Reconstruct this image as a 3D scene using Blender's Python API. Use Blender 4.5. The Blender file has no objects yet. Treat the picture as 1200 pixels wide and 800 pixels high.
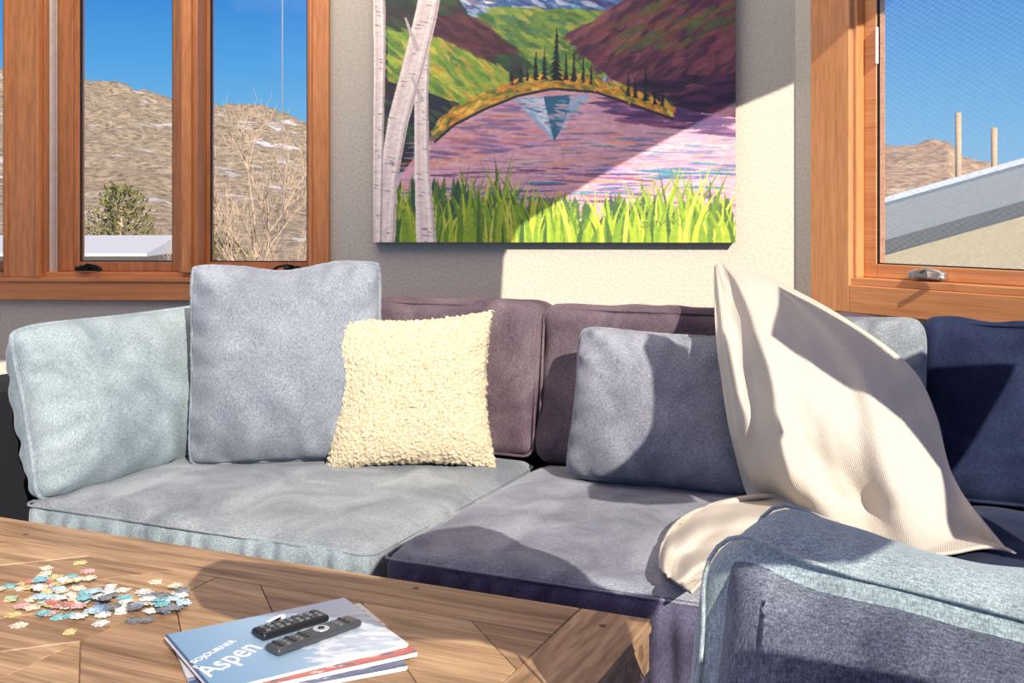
import bpy, math, random
import numpy as np
from mathutils import Vector, Matrix, noise
random.seed(7); np.random.seed(7)
R_ = math.radians
COL = bpy.context.scene.collection
F = 1274.0; H = 1.12; HZ = 250.0
def onz(px, py, z):
    Y = (H - z) * F / (py - HZ); return Vector(((px - 600) / F * Y, Y, z))
def atY(px, py, Y): return Vector(((px - 600) / F * Y, Y, H - (py - HZ) / F * Y))
A = R_(24); UX = Vector((math.cos(A), -math.sin(A), 0)); VX = Vector((math.sin(A), math.cos(A), 0))
def S(u, n, z=0): return UX * u + VX * n + Vector((0, 0, z))

# ---------------------------------------------------------------- helpers
def link(o, parent=None):
    COL.objects.link(o)
    if parent: o.parent = parent
    return o
def tag(o, label, cat, group=None, kind=None):
    o['label'] = label; o['category'] = cat
    if group: o['group'] = group
    if kind: o['kind'] = kind
    return o
def empty(name, loc, rz=0, rot=None):
    o = bpy.data.objects.new(name, None); o.empty_display_size = .1
    link(o); o.location = loc; o.rotation_euler = rot if rot else (0, 0, rz); return o
class MB:
    def __init__(s): s.v = []; s.f = []; s.m = []
    def add(s, v, f, m=0):
        b = len(s.v); s.v += [tuple(p) for p in v]; s.f += [tuple(i + b for i in q) for q in f]; s.m += [m] * len(f)
    def box(s, x0, x1, y0, y1, z0, z1, m=0):
        v = [(x, y, z) for z in (z0, z1) for y in (y0, y1) for x in (x0, x1)]
        s.add(v, [(0, 2, 3, 1), (4, 5, 7, 6), (0, 1, 5, 4), (2, 6, 7, 3), (0, 4, 6, 2), (1, 3, 7, 5)], m); return s
    def prism(s, poly, z0, z1, m=0):
        a = sum(poly[i][0] * poly[(i + 1) % len(poly)][1] - poly[(i + 1) % len(poly)][0] * poly[i][1] for i in range(len(poly)))
        if a < 0: poly = poly[::-1]
        n = len(poly)
        v = [(x, y, z0) for x, y in poly] + [(x, y, z1) for x, y in poly]
        f = [tuple(range(n))[::-1], tuple(range(n, 2 * n))] + [(i, (i + 1) % n, n + (i + 1) % n, n + i) for i in range(n)]
        s.add(v, f, m); return s
    def tube(s, pts, r, closed=False, seg=8, m=0):
        pts = [Vector(p) for p in pts]; n = len(pts); rs = r if isinstance(r, (list, tuple)) else [r] * n
        v = []; prev = None
        for i, p in enumerate(pts):
            a = pts[(i - 1) % n] if (closed or i > 0) else p
            b = pts[(i + 1) % n] if (closed or i < n - 1) else p
            t = (b - a).normalized() if (b - a).length > 1e-9 else Vector((0, 0, 1))
            if prev is None: x = t.orthogonal().normalized()
            else:
                x = prev - t * prev.dot(t)
                x = x.normalized() if x.length > 1e-6 else t.orthogonal().normalized()
            prev = x; y = t.cross(x)
            for k in range(seg):
                c = 2 * math.pi * k / seg; v.append(p + (x * math.cos(c) + y * math.sin(c)) * rs[i])
        f = []
        for i in range(n if closed else n - 1):
            j = (i + 1) % n
            for k in range(seg):
                l = (k + 1) % seg; f.append((i * seg + k, i * seg + l, j * seg + l, j * seg + k))
        if not closed: f += [tuple(range(seg))[::-1], tuple((n - 1) * seg + k for k in range(seg))]
        s.add(v, f, m); return s
    def disc(s, c, r, z0, z1, seg=20, m=0):
        return s.prism([(c[0] + r * math.cos(2 * math.pi * k / seg), c[1] + r * math.sin(2 * math.pi * k / seg)) for k in range(seg)], z0, z1, m)
    def build(s, name, mats, parent=None, loc=None, rot=None, smooth=False, bevel=0, sub=0, solid=0):
        me = bpy.data.meshes.new(name); me.from_pydata(s.v, [], s.f)
        if not isinstance(mats, (list, tuple)): mats = [mats]
        for m in mats: me.materials.append(m)
        me.polygons.foreach_set('material_index', s.m)
        me.polygons.foreach_set('use_smooth', [smooth] * len(s.f)); me.update()
        o = bpy.data.objects.new(name, me); link(o, parent)
        if loc is not None: o.location = loc
        if rot is not None: o.rotation_euler = rot
        if solid:
            q = o.modifiers.new('thick', 'SOLIDIFY'); q.thickness = solid; q.offset = 0
        if bevel:
            q = o.modifiers.new('bevel', 'BEVEL'); q.width = bevel; q.segments = 2; q.limit_method = 'ANGLE'
        if sub:
            q = o.modifiers.new('sub', 'SUBSURF'); q.levels = sub; q.render_levels = sub
        return o

# ---------------------------------------------------------------- materials
def newmat(name):
    m = bpy.data.materials.new(name); m.use_nodes = True; nt = m.node_tree
    return m, nt, nt.nodes['Principled BSDF']
def N(nt, t, **k):
    n = nt.nodes.new(t)
    for a, b in k.items():
        if a in n.inputs: n.inputs[a].default_value = b
        else: setattr(n, a, b)
    return n
def coords(nt, scale=(1, 1, 1), rot=(0, 0, 0)):
    tc = N(nt, 'ShaderNodeTexCoord'); mp = N(nt, 'ShaderNodeMapping'); mp.inputs['Scale'].default_value = scale
    mp.inputs['Rotation'].default_value = rot
    nt.links.new(tc.outputs['Object'], mp.inputs['Vector']); return mp.outputs['Vector']
def ramp(nt, fac, stops):
    r = N(nt, 'ShaderNodeValToRGB'); cr = r.color_ramp
    while len(cr.elements) < len(stops): cr.elements.new(.5)
    for e, (p, c) in zip(cr.elements, stops): e.position = p; e.color = (*c, 1)
    nt.links.new(fac, r.inputs[0]); return r.outputs[0]
def bump(nt, b, h, strength, dist=.002):
    n = N(nt, 'ShaderNodeBump'); n.inputs['Strength'].default_value = strength; n.inputs['Distance'].default_value = dist
    nt.links.new(h, n.inputs['Height']); nt.links.new(n.outputs[0], b.inputs['Normal'])
def mul(nt, a, b, mode='MULTIPLY', f=1.0):
    n = N(nt, 'ShaderNodeMix', data_type='RGBA', blend_type=mode); n.inputs[0].default_value = f
    nt.links.new(a, n.inputs[6]); nt.links.new(b, n.inputs[7]); return n.outputs[2]
def velvet(name, dark, light, sheen=.5, streak=(560, 560, 110), tint=(.85, .92, 1), con=1.0):
    m, nt, b = newmat(name)
    v = coords(nt); n1 = N(nt, 'ShaderNodeTexNoise', Scale=6.0, Detail=5.0, Distortion=.9); nt.links.new(v, n1.inputs[0])
    v2 = coords(nt, streak); n2 = N(nt, 'ShaderNodeTexNoise', Scale=1.0, Detail=3.0); nt.links.new(v2, n2.inputs[0])
    v3 = coords(nt, (streak[2], streak[1], streak[0])); n3 = N(nt, 'ShaderNodeTexNoise', Scale=1.0, Detail=2.0); nt.links.new(v3, n3.inputs[0])
    c1 = ramp(nt, n1.outputs[0], [(.34, dark), (.66, light)])
    d = .25 * con; e = .18 * con
    c2 = ramp(nt, n2.outputs[0], [(.36, (1 - d, 1 - d, 1 - d * .95)), (.64, (1 + d, 1 + d, 1 + d * .9))])
    c3 = ramp(nt, n3.outputs[0], [(.36, (1 - e, 1 - e, 1 - e)), (.64, (1 + e, 1 + e, 1 + e))])
    nt.links.new(mul(nt, mul(nt, c1, c2), c3), b.inputs['Base Color'])
    b.inputs['Roughness'].default_value = .85; b.inputs['Sheen Weight'].default_value = sheen
    b.inputs['Sheen Roughness'].default_value = .4; b.inputs['Sheen Tint'].default_value = (*tint, 1)
    b.inputs['Specular IOR Level'].default_value = .2
    bump(nt, b, n2.outputs[0], .2, .0008); return m
def wood(name, a, c, rot=0, sc=(2.5, 40, 40), rough=.45, contrast=(.3, .7), fine=.2):
    m, nt, b = newmat(name)
    v = coords(nt, sc, (0, 0, rot)); n = N(nt, 'ShaderNodeTexNoise', Scale=1.0, Detail=6.0, Distortion=.8); nt.links.new(v, n.inputs[0])
    v2 = coords(nt, (sc[0] * 3, sc[1] * 6, sc[2] * 6), (0, 0, rot)); n2 = N(nt, 'ShaderNodeTexNoise', Scale=1.0, Detail=3.0); nt.links.new(v2, n2.inputs[0])
    c1 = ramp(nt, n.outputs[0], [(contrast[0], a), (contrast[1], c)])
    c2 = ramp(nt, n2.outputs[0], [(.3, (1 - fine, 1 - fine * 1.1, 1 - fine * 1.2)), (.6, (1.06, 1.06, 1.06))])
    nt.links.new(mul(nt, c1, c2), b.inputs['Base Color']); b.inputs['Roughness'].default_value = rough
    bump(nt, b, n2.outputs[0], .25, .001); return m
def plain(name, col, rough=.5, metal=0, var=.08, spec=.5):
    m, nt, b = newmat(name); v = coords(nt); n = N(nt, 'ShaderNodeTexNoise', Scale=30.0, Detail=3.0); nt.links.new(v, n.inputs[0])
    lo = tuple(x * (1 - var) for x in col); hi = tuple(min(1, x * (1 + var)) for x in col)
    nt.links.new(ramp(nt, n.outputs[0], [(.3, lo), (.7, hi)]), b.inputs['Base Color'])
    b.inputs['Roughness'].default_value = rough; b.inputs['Metallic'].default_value = metal
    b.inputs['Specular IOR Level'].default_value = spec; return m
def attrmat(name, rough=.6):
    m, nt, b = newmat(name); a = N(nt, 'ShaderNodeVertexColor'); a.layer_name = 'Col'
    v = coords(nt); n = N(nt, 'ShaderNodeTexNoise', Scale=160.0, Detail=3.0); nt.links.new(v, n.inputs[0])
    nt.links.new(a.outputs[0], b.inputs['Base Color']); b.inputs['Roughness'].default_value = rough
    bump(nt, b, n.outputs[0], .15, .001); return m

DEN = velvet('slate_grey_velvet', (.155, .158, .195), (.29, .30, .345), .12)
DEEP = velvet('shade_toned_slate_velvet', (.048, .042, .080), (.105, .096, .155), .1)  # right seat front: shade put into a darker purple tone
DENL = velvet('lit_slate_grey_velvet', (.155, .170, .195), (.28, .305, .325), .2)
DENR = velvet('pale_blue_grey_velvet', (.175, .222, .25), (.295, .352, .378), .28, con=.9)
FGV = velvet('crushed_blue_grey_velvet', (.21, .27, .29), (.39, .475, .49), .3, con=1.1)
FGD = velvet('shade_toned_blue_velvet', (.068, .078, .112), (.18, .20, .245), .15, con=1.5)  # near cushion front: shade mixed into a darker copy of its velvet
MAUVE = velvet('mauve_grey_velvet', (.078, .052, .070), (.165, .122, .140), .08, tint=(1, .85, .85))  # back cushions: this darker mauve carries their shade in the colour
NAVY = velvet('navy_velvet', (.010, .015, .045), (.026, .038, .088), .06)
LAV = velvet('lavender_grey_linen', (.165, .182, .222), (.25, .272, .315), .2, con=1.0)
BLK = plain('black_upholstery', (.006, .007, .012), .8)
WALLM, nt, b = newmat('textured_wall_paint')
v = coords(nt); n = N(nt, 'ShaderNodeTexNoise', Scale=95.0, Detail=4.0); nt.links.new(v, n.inputs[0])
nt.links.new(ramp(nt, n.outputs[0], [(.3, (.50, .445, .365)), (.7, (.59, .53, .44))]), b.inputs['Base Color'])
b.inputs['Roughness'].default_value = .75; bump(nt, b, n.outputs[0], .7, .004)
FIR = wood('fir_trim_vertical', (.56, .195, .055), (.74, .29, .095), 0, (40, 40, 2.2), .4, fine=.18)
FIRD = wood('fir_sash', (.42, .15, .045), (.60, .23, .08), 0, (40, 40, 2.2), .4, fine=.18)
FIRH = wood('fir_trim_horizontal', (.56, .195, .055), (.74, .29, .095), 0, (2.2, 40, 40), .4, fine=.18)
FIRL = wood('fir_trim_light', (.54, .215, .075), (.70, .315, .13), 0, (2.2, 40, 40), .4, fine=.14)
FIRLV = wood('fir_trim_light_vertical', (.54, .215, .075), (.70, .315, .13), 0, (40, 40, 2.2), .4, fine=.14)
WHT = plain('white_vinyl', (.75, .66, .60), .4)
BLACKM = plain('black_metal', (.012, .012, .014), .3, .6)
BRONZE = plain('grey_cast_metal', (.55, .50, .46), .35, .7)
TU = wood('table_plank_long', (.20, .108, .052), (.53, .34, .19), 0, (2.6, 36, 36), .5, fine=.34)
TV = wood('table_plank_end', (.22, .122, .056), (.56, .36, .20), 0, (36, 2.6, 36), .5, fine=.34)
TP = wood('table_plank_diagonal', (.19, .102, .048), (.48, .305, .17), R_(-45), (2.6, 36, 36), .5, fine=.34)
TQ = wood('table_plank_other_diagonal', (.19, .102, .048), (.48, .305, .17), R_(45), (2.6, 36, 36), .5, fine=.34)
TP2 = wood('table_plank_diagonal_light', (.26, .148, .068), (.58, .385, .215), R_(-45), (3, 30, 30), .5, fine=.34)
TQ2 = wood('table_plank_other_diagonal_light', (.26, .148, .068), (.58, .385, .215), R_(45), (3, 30, 30), .5, fine=.34)
TDK = plain('dark_wood_peg', (.10, .06, .035), .6)
FLOORM = wood('floor_planks', (.16, .09, .05), (.28, .17, .10), 0, (2, 20, 20), .4)
CEIL = plain('ceiling_paint', (.72, .70, .66), .8)
GLASS, nt, b = newmat('window_glass'); nt.nodes.remove(b)
tr = N(nt, 'ShaderNodeBsdfTransparent'); gl = N(nt, 'ShaderNodeBsdfGlossy', Roughness=.05); mx = N(nt, 'ShaderNodeMixShader'); mx.inputs[0].default_value = .006
nt.links.new(tr.outputs[0], mx.inputs[1]); nt.links.new(gl.outputs[0], mx.inputs[2]); nt.links.new(mx.outputs[0], nt.nodes['Material Output'].inputs[0])
SCREEN, nt, b = newmat('insect_screen_mesh'); nt.nodes.remove(b)
tr = N(nt, 'ShaderNodeBsdfTransparent'); df = N(nt, 'ShaderNodeBsdfDiffuse'); df.inputs[0].default_value = (.55, .68, .85, 1); mx = N(nt, 'ShaderNodeMixShader')
v = coords(nt, (1, 1, 1), (0, R_(28), 0)); w1 = N(nt, 'ShaderNodeTexWave', Scale=22.0, Distortion=1.2, bands_direction='Z'); nt.links.new(v, w1.inputs[0])
v = coords(nt, (1, 1, 1), (0, R_(-32), 0)); w2 = N(nt, 'ShaderNodeTexWave', Scale=20.0, Distortion=1.0, bands_direction='Z'); nt.links.new(v, w2.inputs[0])
mm = N(nt, 'ShaderNodeMath', operation='ADD'); nt.links.new(w1.outputs[1], mm.inputs[0]); nt.links.new(w2.outputs[1], mm.inputs[1])
ma = N(nt, 'ShaderNodeMath', operation='MULTIPLY_ADD'); ma.inputs[1].default_value = .06; ma.inputs[2].default_value = .03
nt.links.new(mm.outputs[0], ma.inputs[0]); nt.links.new(ma.outputs[0], mx.inputs[0])
nt.links.new(tr.outputs[0], mx.inputs[1]); nt.links.new(df.outputs[0], mx.inputs[2]); nt.links.new(mx.outputs[0], nt.nodes['Material Output'].inputs[0])

# ---------------------------------------------------------------- raster painter (procedural colours stored on vertices)
def vnoise(h, w, cy, cx, seed):
    rs = np.random.RandomState(seed); gh = int(h / cy) + 3; gw = int(w / cx) + 3; g = rs.rand(gh, gw)
    y = np.arange(h) / cy; x = np.arange(w) / cx; yi = y.astype(int); xi = x.astype(int)
    fy = (y - yi)[:, None]; fx = (x - xi)[None, :]; fy = fy * fy * (3 - 2 * fy); fx = fx * fx * (3 - 2 * fx)
    a = g[yi][:, xi]; b_ = g[yi][:, xi + 1]; c = g[yi + 1][:, xi]; d = g[yi + 1][:, xi + 1]
    return (a * (1 - fx) + b_ * fx) * (1 - fy) + (c * (1 - fx) + d * fx) * fy
class Ras:
    def __init__(s, x0, y0, x1, y1, sc):
        s.x0, s.y0, s.sc = x0, y0, sc; s.w = int((x1 - x0) * sc); s.h = int((y1 - y0) * sc)
        s.a = np.zeros((s.h, s.w, 3)); s.X = (x0 + (np.arange(s.w) + .5) / sc)[None, :] * np.ones((s.h, 1)); s.Y = (y0 + (np.arange(s.h) + .5) / sc)[:, None] * np.ones((1, s.w))
    def win(s, pts):
        xs = [p[0] for p in pts]; ys = [p[1] for p in pts]
        i0 = max(0, int((min(xs) - s.x0) * s.sc) - 1); i1 = min(s.w, int((max(xs) - s.x0) * s.sc) + 2)
        j0 = max(0, int((min(ys) - s.y0) * s.sc) - 1); j1 = min(s.h, int((max(ys) - s.y0) * s.sc) + 2)
        return i0, i1, j0, j1
    def mask(s, pts):
        i0, i1, j0, j1 = s.win(pts)
        if i1 <= i0 or j1 <= j0: return None
        X = s.X[j0:j1, i0:i1]; Y = s.Y[j0:j1, i0:i1]; m = np.zeros(X.shape, bool); n = len(pts)
        for k in range(n):
            x1, y1 = pts[k]; x2, y2 = pts[(k + 1) % n]
            if y1 == y2: continue
            m ^= ((y1 > Y) != (y2 > Y)) & (X < (x2 - x1) * (Y - y1) / (y2 - y1) + x1)
        return (i0, i1, j0, j1, m)
    def poly(s, pts, col, alpha=1.0):
        q = s.mask(pts)
        if q is None: return
        i0, i1, j0, j1, m = q; c = np.array(col) / 255.; sub = s.a[j0:j1, i0:i1]
        sub[m] = sub[m] * (1 - alpha) + c * alpha
    def stroke(s, p, q, w0, w1, col, alpha=1.0):
        dx, dy = q[0] - p[0], q[1] - p[1]; L = math.hypot(dx, dy) or 1; nx, ny = -dy / L, dx / L
        s.poly([(p[0] + nx * w0, p[1] + ny * w0), (q[0] + nx * w1, q[1] + ny * w1), (q[0] - nx * w1, q[1] - ny * w1), (p[0] - nx * w0, p[1] - ny * w0)], col, alpha)
    def daubs(s, region, n, cols, ang, ln, w, rnd, alpha=.6, jit=12):
        q = s.mask(region)
        if q is None: return
        i0, i1, j0, j1, m = q; ys, xs = np.nonzero(m)
        if not len(ys): return
        for _ in range(n):
            k = rnd.randrange(len(ys)); x = s.x0 + (i0 + xs[k]) / s.sc; y = s.y0 + (j0 + ys[k]) / s.sc
            a = R_(ang + rnd.uniform(-jit, jit)); l = ln * rnd.uniform(.5, 1.3); c = rnd.choice(cols); ww = w * rnd.uniform(.5, 1); ca, sa = math.cos(a) * l / 2, math.sin(a) * l / 2
            s.poly([(x - ca, y - sa), (x - ca * .4 - sa / l * 2 * ww, y - sa * .4 + ca / l * 2 * ww), (x + ca * .5 - sa / l * 2 * ww, y + sa * .5 + ca / l * 2 * ww), (x + ca, y + sa), (x + ca * .5 + sa / l * 2 * ww, y + sa * .5 - ca / l * 2 * ww), (x - ca * .4 + sa / l * 2 * ww, y - sa * .4 - ca / l * 2 * ww)], c, alpha)
def lin(a): return np.where(a <= .04045, a / 12.92, ((np.clip(a, 0, 1) + .055) / 1.055) ** 2.4)
def painted(name, arr, W, Hh, mat, parent, horizontal=False, off=(0, 0, 0)):
    h, w = arr.shape[:2]
    x = np.linspace(-W / 2, W / 2, w); y = np.linspace(Hh / 2, -Hh / 2, h)
    XX, YY = np.meshgrid(x, y); co = np.zeros((h * w, 3)); co[:, 0] = XX.ravel() + off[0]
    if horizontal: co[:, 1] = YY.ravel() + off[1]; co[:, 2] = off[2]
    else: co[:, 2] = YY.ravel() + off[2]; co[:, 1] = off[1]
    idx = np.arange(h * w).reshape(h, w)
    q = np.stack([idx[1:, :-1], idx[1:, 1:], idx[:-1, 1:], idx[:-1, :-1]], -1).reshape(-1, 4)
    me = bpy.data.meshes.new(name); me.vertices.add(h * w); me.vertices.foreach_set('co', co.ravel())
    me.loops.add(q.size); me.loops.foreach_set('vertex_index', q.ravel().astype(np.int32))
    me.polygons.add(len(q)); me.polygons.foreach_set('loop_start', (np.arange(len(q)) * 4).astype(np.int32))
    me.update(calc_edges=True); me.validate()
    ca = me.color_attributes.new('Col', 'FLOAT_COLOR', 'POINT'); c4 = np.ones((h * w, 4)); c4[:, :3] = lin(arr.reshape(-1, 3)); ca.data.foreach_set('color', c4.ravel())
    me.materials.append(mat); o = bpy.data.objects.new(name, me); link(o, parent); return o

# ---------------------------------------------------------------- room shell
CX, CY = .977, 3.75
class Wall:
    def __init__(s, deg):
        s.rz = R_(deg); s.e = Vector((math.cos(s.rz), math.sin(s.rz), 0)); s.y = Vector((-math.sin(s.rz), math.cos(s.rz), 0))
    def x(s, px, depth=0):
        r = (px - 600) / F; O = Vector((CX, CY, 0)) + s.y * depth
        return (r * O.y - O.x) / (s.e.x - r * s.e.y)
    def pt(s, x, y=0, z=0): return Vector((CX, CY, 0)) + s.e * x + s.y * y + Vector((0, 0, z))
WL = Wall(-3); WR = Wall(-57)
def wall_mesh(name, W, x0, x1, ztop, ox0, ox1, oz0, oz1):
    m = MB(); T = .14
    m.box(x0, ox0, 0, T, 0, ztop); m.box(ox1, x1, 0, T, 0, ztop); m.box(ox0, ox1, 0, T, 0, oz0); m.box(ox0, ox1, 0, T, oz1, ztop)
    o = m.build(name, WALLM, loc=(CX, CY, 0), rot=(0, 0, W.rz)); o['kind'] = 'structure'; return o
LX0, LX1 = WL.x(-420), WL.x(364); RX0, RX1 = WR.x(1000), 1.15
ZL0, ZR0, ZT = .893, .90, 2.2
wall_mesh('wall_back', WL, LX0 - .5, .0, 2.75, LX0, LX1, ZL0, ZT)
wall_mesh('wall_right', WR, 0, 1.32, 2.75, RX0, RX1, ZR0, ZT)
m = MB(); m.box(-4.5, 3.2, -2.6, 4.6, -.12, 0); f = m.build('floor', FLOORM); f['kind'] = 'structure'
m = MB(); v = [(-4, 4.3, 2.72), (3, 4.3, 2.72), (3, 1.2, 4.6), (-4, 1.2, 4.6), (-4, 4.3, 2.84), (3, 4.3, 2.84), (3, 1.2, 4.72), (-4, 1.2, 4.72)]
m.add(v, [(0, 3, 2, 1), (4, 5, 6, 7), (0, 1, 5, 4), (2, 3, 7, 6), (1, 2, 6, 5), (0, 4, 7, 3)]); c = m.build('ceiling', CEIL); c['kind'] = 'structure'
# sun direction, and an added unseen blocker behind the camera that shapes its shadows
D = Vector((-.40, 1, -.60))
GY = -1.5
def back(p, Y=GY):
    k = (p.y - Y); return (p.x - D.x * k, p.z - D.z * k)
def bk(px, py, Y): return back(atY(px, py, Y))
def bz(px, py, z): return back(onz(px, py, z))
def fr(px, z):                                             # a point on the front face of the seats
    Y = 1.85 / (VX.y + VX.x * (px - 600) / F); return back(Vector(((px - 600) / F * Y, Y, z)))
edge = [atY(1010, 40, 3.7), atY(930, 85, 3.76), atY(862, 115, 3.78), atY(720, 190, 3.79), atY(610, 255, 3.79), atY(592, 300, 3.79), atY(588, 370, 3.79)]
eb = [back(p) for p in edge]
m = MB(); m.prism([(4.6, eb[0][1] + .7)] + eb + [(eb[-1][0] - .9, eb[-1][1] - .05), (-3.6, eb[-1][1] - .05), (-3.6, 6.4), (4.6, 6.4)], 0, .1)
# lower blocker pieces, projected back from the shadow outlines wanted on sofa and table
m.prism([(1.18, 2.20), (1.24, 2.25), (1.41, 2.16), (1.52, 2.07), (2.0, 1.95), (2.6, 1.95), (2.6, 0), (1.18, 0)], 0, .1)
m.prism([fr(447, .41), fr(447, .44), bz(456, 644, .465), bz(476, 629, .467), bz(515, 616, .468), bz(558, 613, .468), bz(592, 622, .468), bz(615, 636, .468), bz(640, 643, .467), bz(668, 655, .465), bz(700, 677, .462), bz(735, 689, .46), bz(785, 692, .46), fr(770, .425), fr(720, .415), fr(650, .41), fr(540, .412)], 0, .1)
m.prism([bz(238, 664, .45), bz(262, 655, .45), bz(330, 662, .45), bz(470, 682, .45), bz(600, 700, .45), bz(735, 726, .45), bz(690, 748, .45), bz(620, 742, .45), bz(560, 722, .45), bz(480, 722, .45), bz(420, 706, .45), bz(360, 700, .45), bz(300, 702, .45), bz(255, 688, .45)], 0, .1)
m.prism([bk(766, 384, 2.66), bk(782, 405, 2.60), bk(790, 435, 2.55), bk(787, 468, 2.52), bk(774, 498, 2.50), bk(750, 528, 2.49), bk(706, 556, 2.50), bk(760, 572, 2.48), bk(832, 560, 2.46), bk(838, 480, 2.45), bk(836, 382, 2.5)], 0, .1)
m.prism([bk(900, 380, 2.44), bk(975, 425, 2.36), bk(1050, 475, 2.31), bk(1095, 530, 2.25), bk(1125, 600, 2.12), bk(1240, 640, 2.05), bk(1240, 400, 2.35), bk(1098, 400, 2.42), bk(1050, 420, 2.38), bk(960, 350, 2.5), bk(912, 335, 2.58)], 0, .1)
g = m.build('shadow_blocker', WALLM, loc=(0, GY, 0), rot=(R_(90), 0, 0)); g['kind'] = 'structure'  # unseen shadow-casting panels, added only to shape the sunlight

# ---------------------------------------------------------------- windows
def wparts(root, W, xc, zc):
    def P(name, mat, boxes, parent=None, bevel=.003):
        m = MB()
        for (x0, x1, y0, y1, z0, z1) in boxes:
            ox, oz = (xc, zc); m.box(x0 - ox, x1 - ox, y0, y1, z0 - oz, z1 - oz)
        return m.build(name, mat, parent or root, bevel=bevel)
    return P
def crank(root, x, z, mat, dirn=1, s=1.0):
    m = MB(); m.box(x - .045 * s, x + .045 * s, -.004, .03, z - .012 * s, z + .006 * s); m.box(x - .02 * s, x + .02 * s, -.02, .0, z - .008 * s, z + .012 * s)
    c = m.build('crank_handle', mat, root, bevel=.003)
    l = MB(); l.tube([(x, -.02, z + .008 * s), (x + .02 * dirn * s, -.03, z + .016 * s), (x + .06 * dirn * s, -.03, z + .008 * s), (x + .075 * dirn * s, -.032, z - .004 * s)], [.006 * s, .005 * s, .005 * s, .006 * s])
    l.tube([(x + .075 * dirn * s, -.032, z - .004 * s), (x + .075 * dirn * s, -.055, z - .004 * s)], .007 * s)
    l.build('lever', mat, c, smooth=True)
xc = (LX0 + LX1) / 2
w1 = empty('window_1', WL.pt(xc, 0, .80), WL.rz); w1['kind'] = 'structure'
P = wparts(w1, WL, xc, .80)
a50, a10 = WL.x(50), WL.x(9)
P('window_casing', FIRH, [(LX0 - .08, WL.x(387), -.022, .0, .812, ZL0), (LX0 - .08, WL.x(387), -.022, 0, ZT, ZT + .09), (LX0 - .08, LX1, -.029, -.022, ZL0 - .016, ZL0)])
P('window_casing', FIR, [(LX1, WL.x(387), -.024, 0, ZL0, ZT), (LX1, LX1 + .012, -.031, -.024, ZL0, ZT)])
P('window_casing', FIR, [(a10, a50, -.024, .15, ZL0, ZT), (a50 - .014, a50, -.031, -.024, ZL0, ZT), (a10, a10 + .014, -.031, -.024, ZL0, ZT)])
P('window_jamb', FIRD, [(a50, a50 + .012, .0, .15, ZL0, ZT), (LX1 - .012, LX1, 0, .15, ZL0, ZT)])
P('window_jamb', WHT, [(a50 + .0125, a50 + .02, .025, .055, ZL0, ZT), (a50 + .0125, a50 + .018, .070, .085, ZL0, ZT)], bevel=.001)
P('window_sill', FIRH, [(LX0, LX1, 0, .15, ZL0 - .004, ZL0 + .016)])
dz = .085
mu0, mu1 = WL.x(211, .02), WL.x(234, .02)
P('mullion', FIRD, [(mu0, mu1, .0, .15, ZL0 + .0165, ZT)]); P('mullion', FIR, [(mu0 + .018, mu1 - .018, -.02, -.001, ZL0 + .0165, ZT)])
def sash(P, xa, xb, ga, gb, z0, zg, mat):
    return P('sash', mat, [(xa, ga, dz, dz + .045, z0, ZT), (gb, xb, dz, dz + .045, z0, ZT), (ga, gb, dz, dz + .045, z0, zg), (ga, gb, dz, dz + .045, ZT - .05, ZT), (xa, ga - .018, dz - .012, dz, z0, ZT), (gb + .018, xb, dz - .012, dz, z0, ZT)])
for (pa, pb, ga, gb) in ((64, 209, 93, 202), (236, 370, 246, 360)):
    xa, xb = (a50 + .021, mu0 - .001) if pa == 64 else (mu1 + .001, LX1 - .013)
    gA, gB = WL.x(ga, dz), WL.x(gb, dz)
    s = sash(P, xa, xb, gA, gB, ZL0 + .0165, .944, FIRD)
    P('pane', GLASS, [(gA, gB, dz + .02, dz + .024, .944, ZT - .05)], s, bevel=0)
    P('gasket', BLACKM, [(gA, gA + .004, dz + .008, dz + .019, .944, ZT - .05), (gB - .004, gB, dz + .008, dz + .019, .944, ZT - .05), (gA, gB, dz + .008, dz + .019, .944, .948)], s, bevel=0)
sA = sash(P, LX0 + .001, a10 - .001, LX0 + .05, WL.x(3, dz), ZL0 + .0165, .944, FIRD)
P('pane', GLASS, [(LX0 + .05, WL.x(3, dz), dz + .02, dz + .024, .944, ZT - .05)], sA, bevel=0)
m = MB(); xk = WL.x(331, .06) - xc; m.tube([(xk, .06, .96 - .8), (xk, .06, 2.15 - .8)], .0018, seg=5); m.build('blind_cord', WHT, w1)
for px in (104, 347): crank(w1, WL.x(px, .02) - xc, .925 - .80, BLACKM, 1 if px < 200 else -1, .9)

xr = (RX0 + RX1) / 2
w2 = empty('window_2', WR.pt(xr, 0, .79), WR.rz); w2['kind'] = 'structure'
P = wparts(w2, WR, xr, .79)
P('window_casing', FIRLV, [(WR.x(955), RX0, -.022, 0, .798, ZT + .09)])
P('window_casing', FIRL, [(RX0, RX1 + .08, -.022, 0, .798, ZR0 - .012), (RX0, RX1 + .08, -.022, 0, ZT, ZT + .09)])
P('window_casing', FIRLV, [(RX1, RX1 + .08, -.022, 0, ZR0 - .012, ZT)])
P('window_sill', FIRL, [(RX0, RX1, -.012, .13, ZR0 - .012, ZR0 + .012)])
P('window_jamb', FIRLV, [(RX0, RX0 + .014, 0, .13, ZR0 + .012, ZT), (RX1 - .014, RX1, 0, .13, ZR0 + .012, ZT)])
dz = .035; gA = WR.x(1027, dz); gB = RX1 - .06
s2 = P('sash', FIRL, [(RX0 + .015, gA, dz, dz + .045, ZR0 + .013, ZT), (gB, RX1 - .015, dz, dz + .045, ZR0 + .013, ZT), (gA, gB, dz, dz + .045, ZR0 + .013, .957), (gA, gB, dz, dz + .045, ZT - .05, ZT)])
P('pane', GLASS, [(gA, gB, dz + .028, dz + .032, .957, ZT - .05)], s2, bevel=0)
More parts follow.
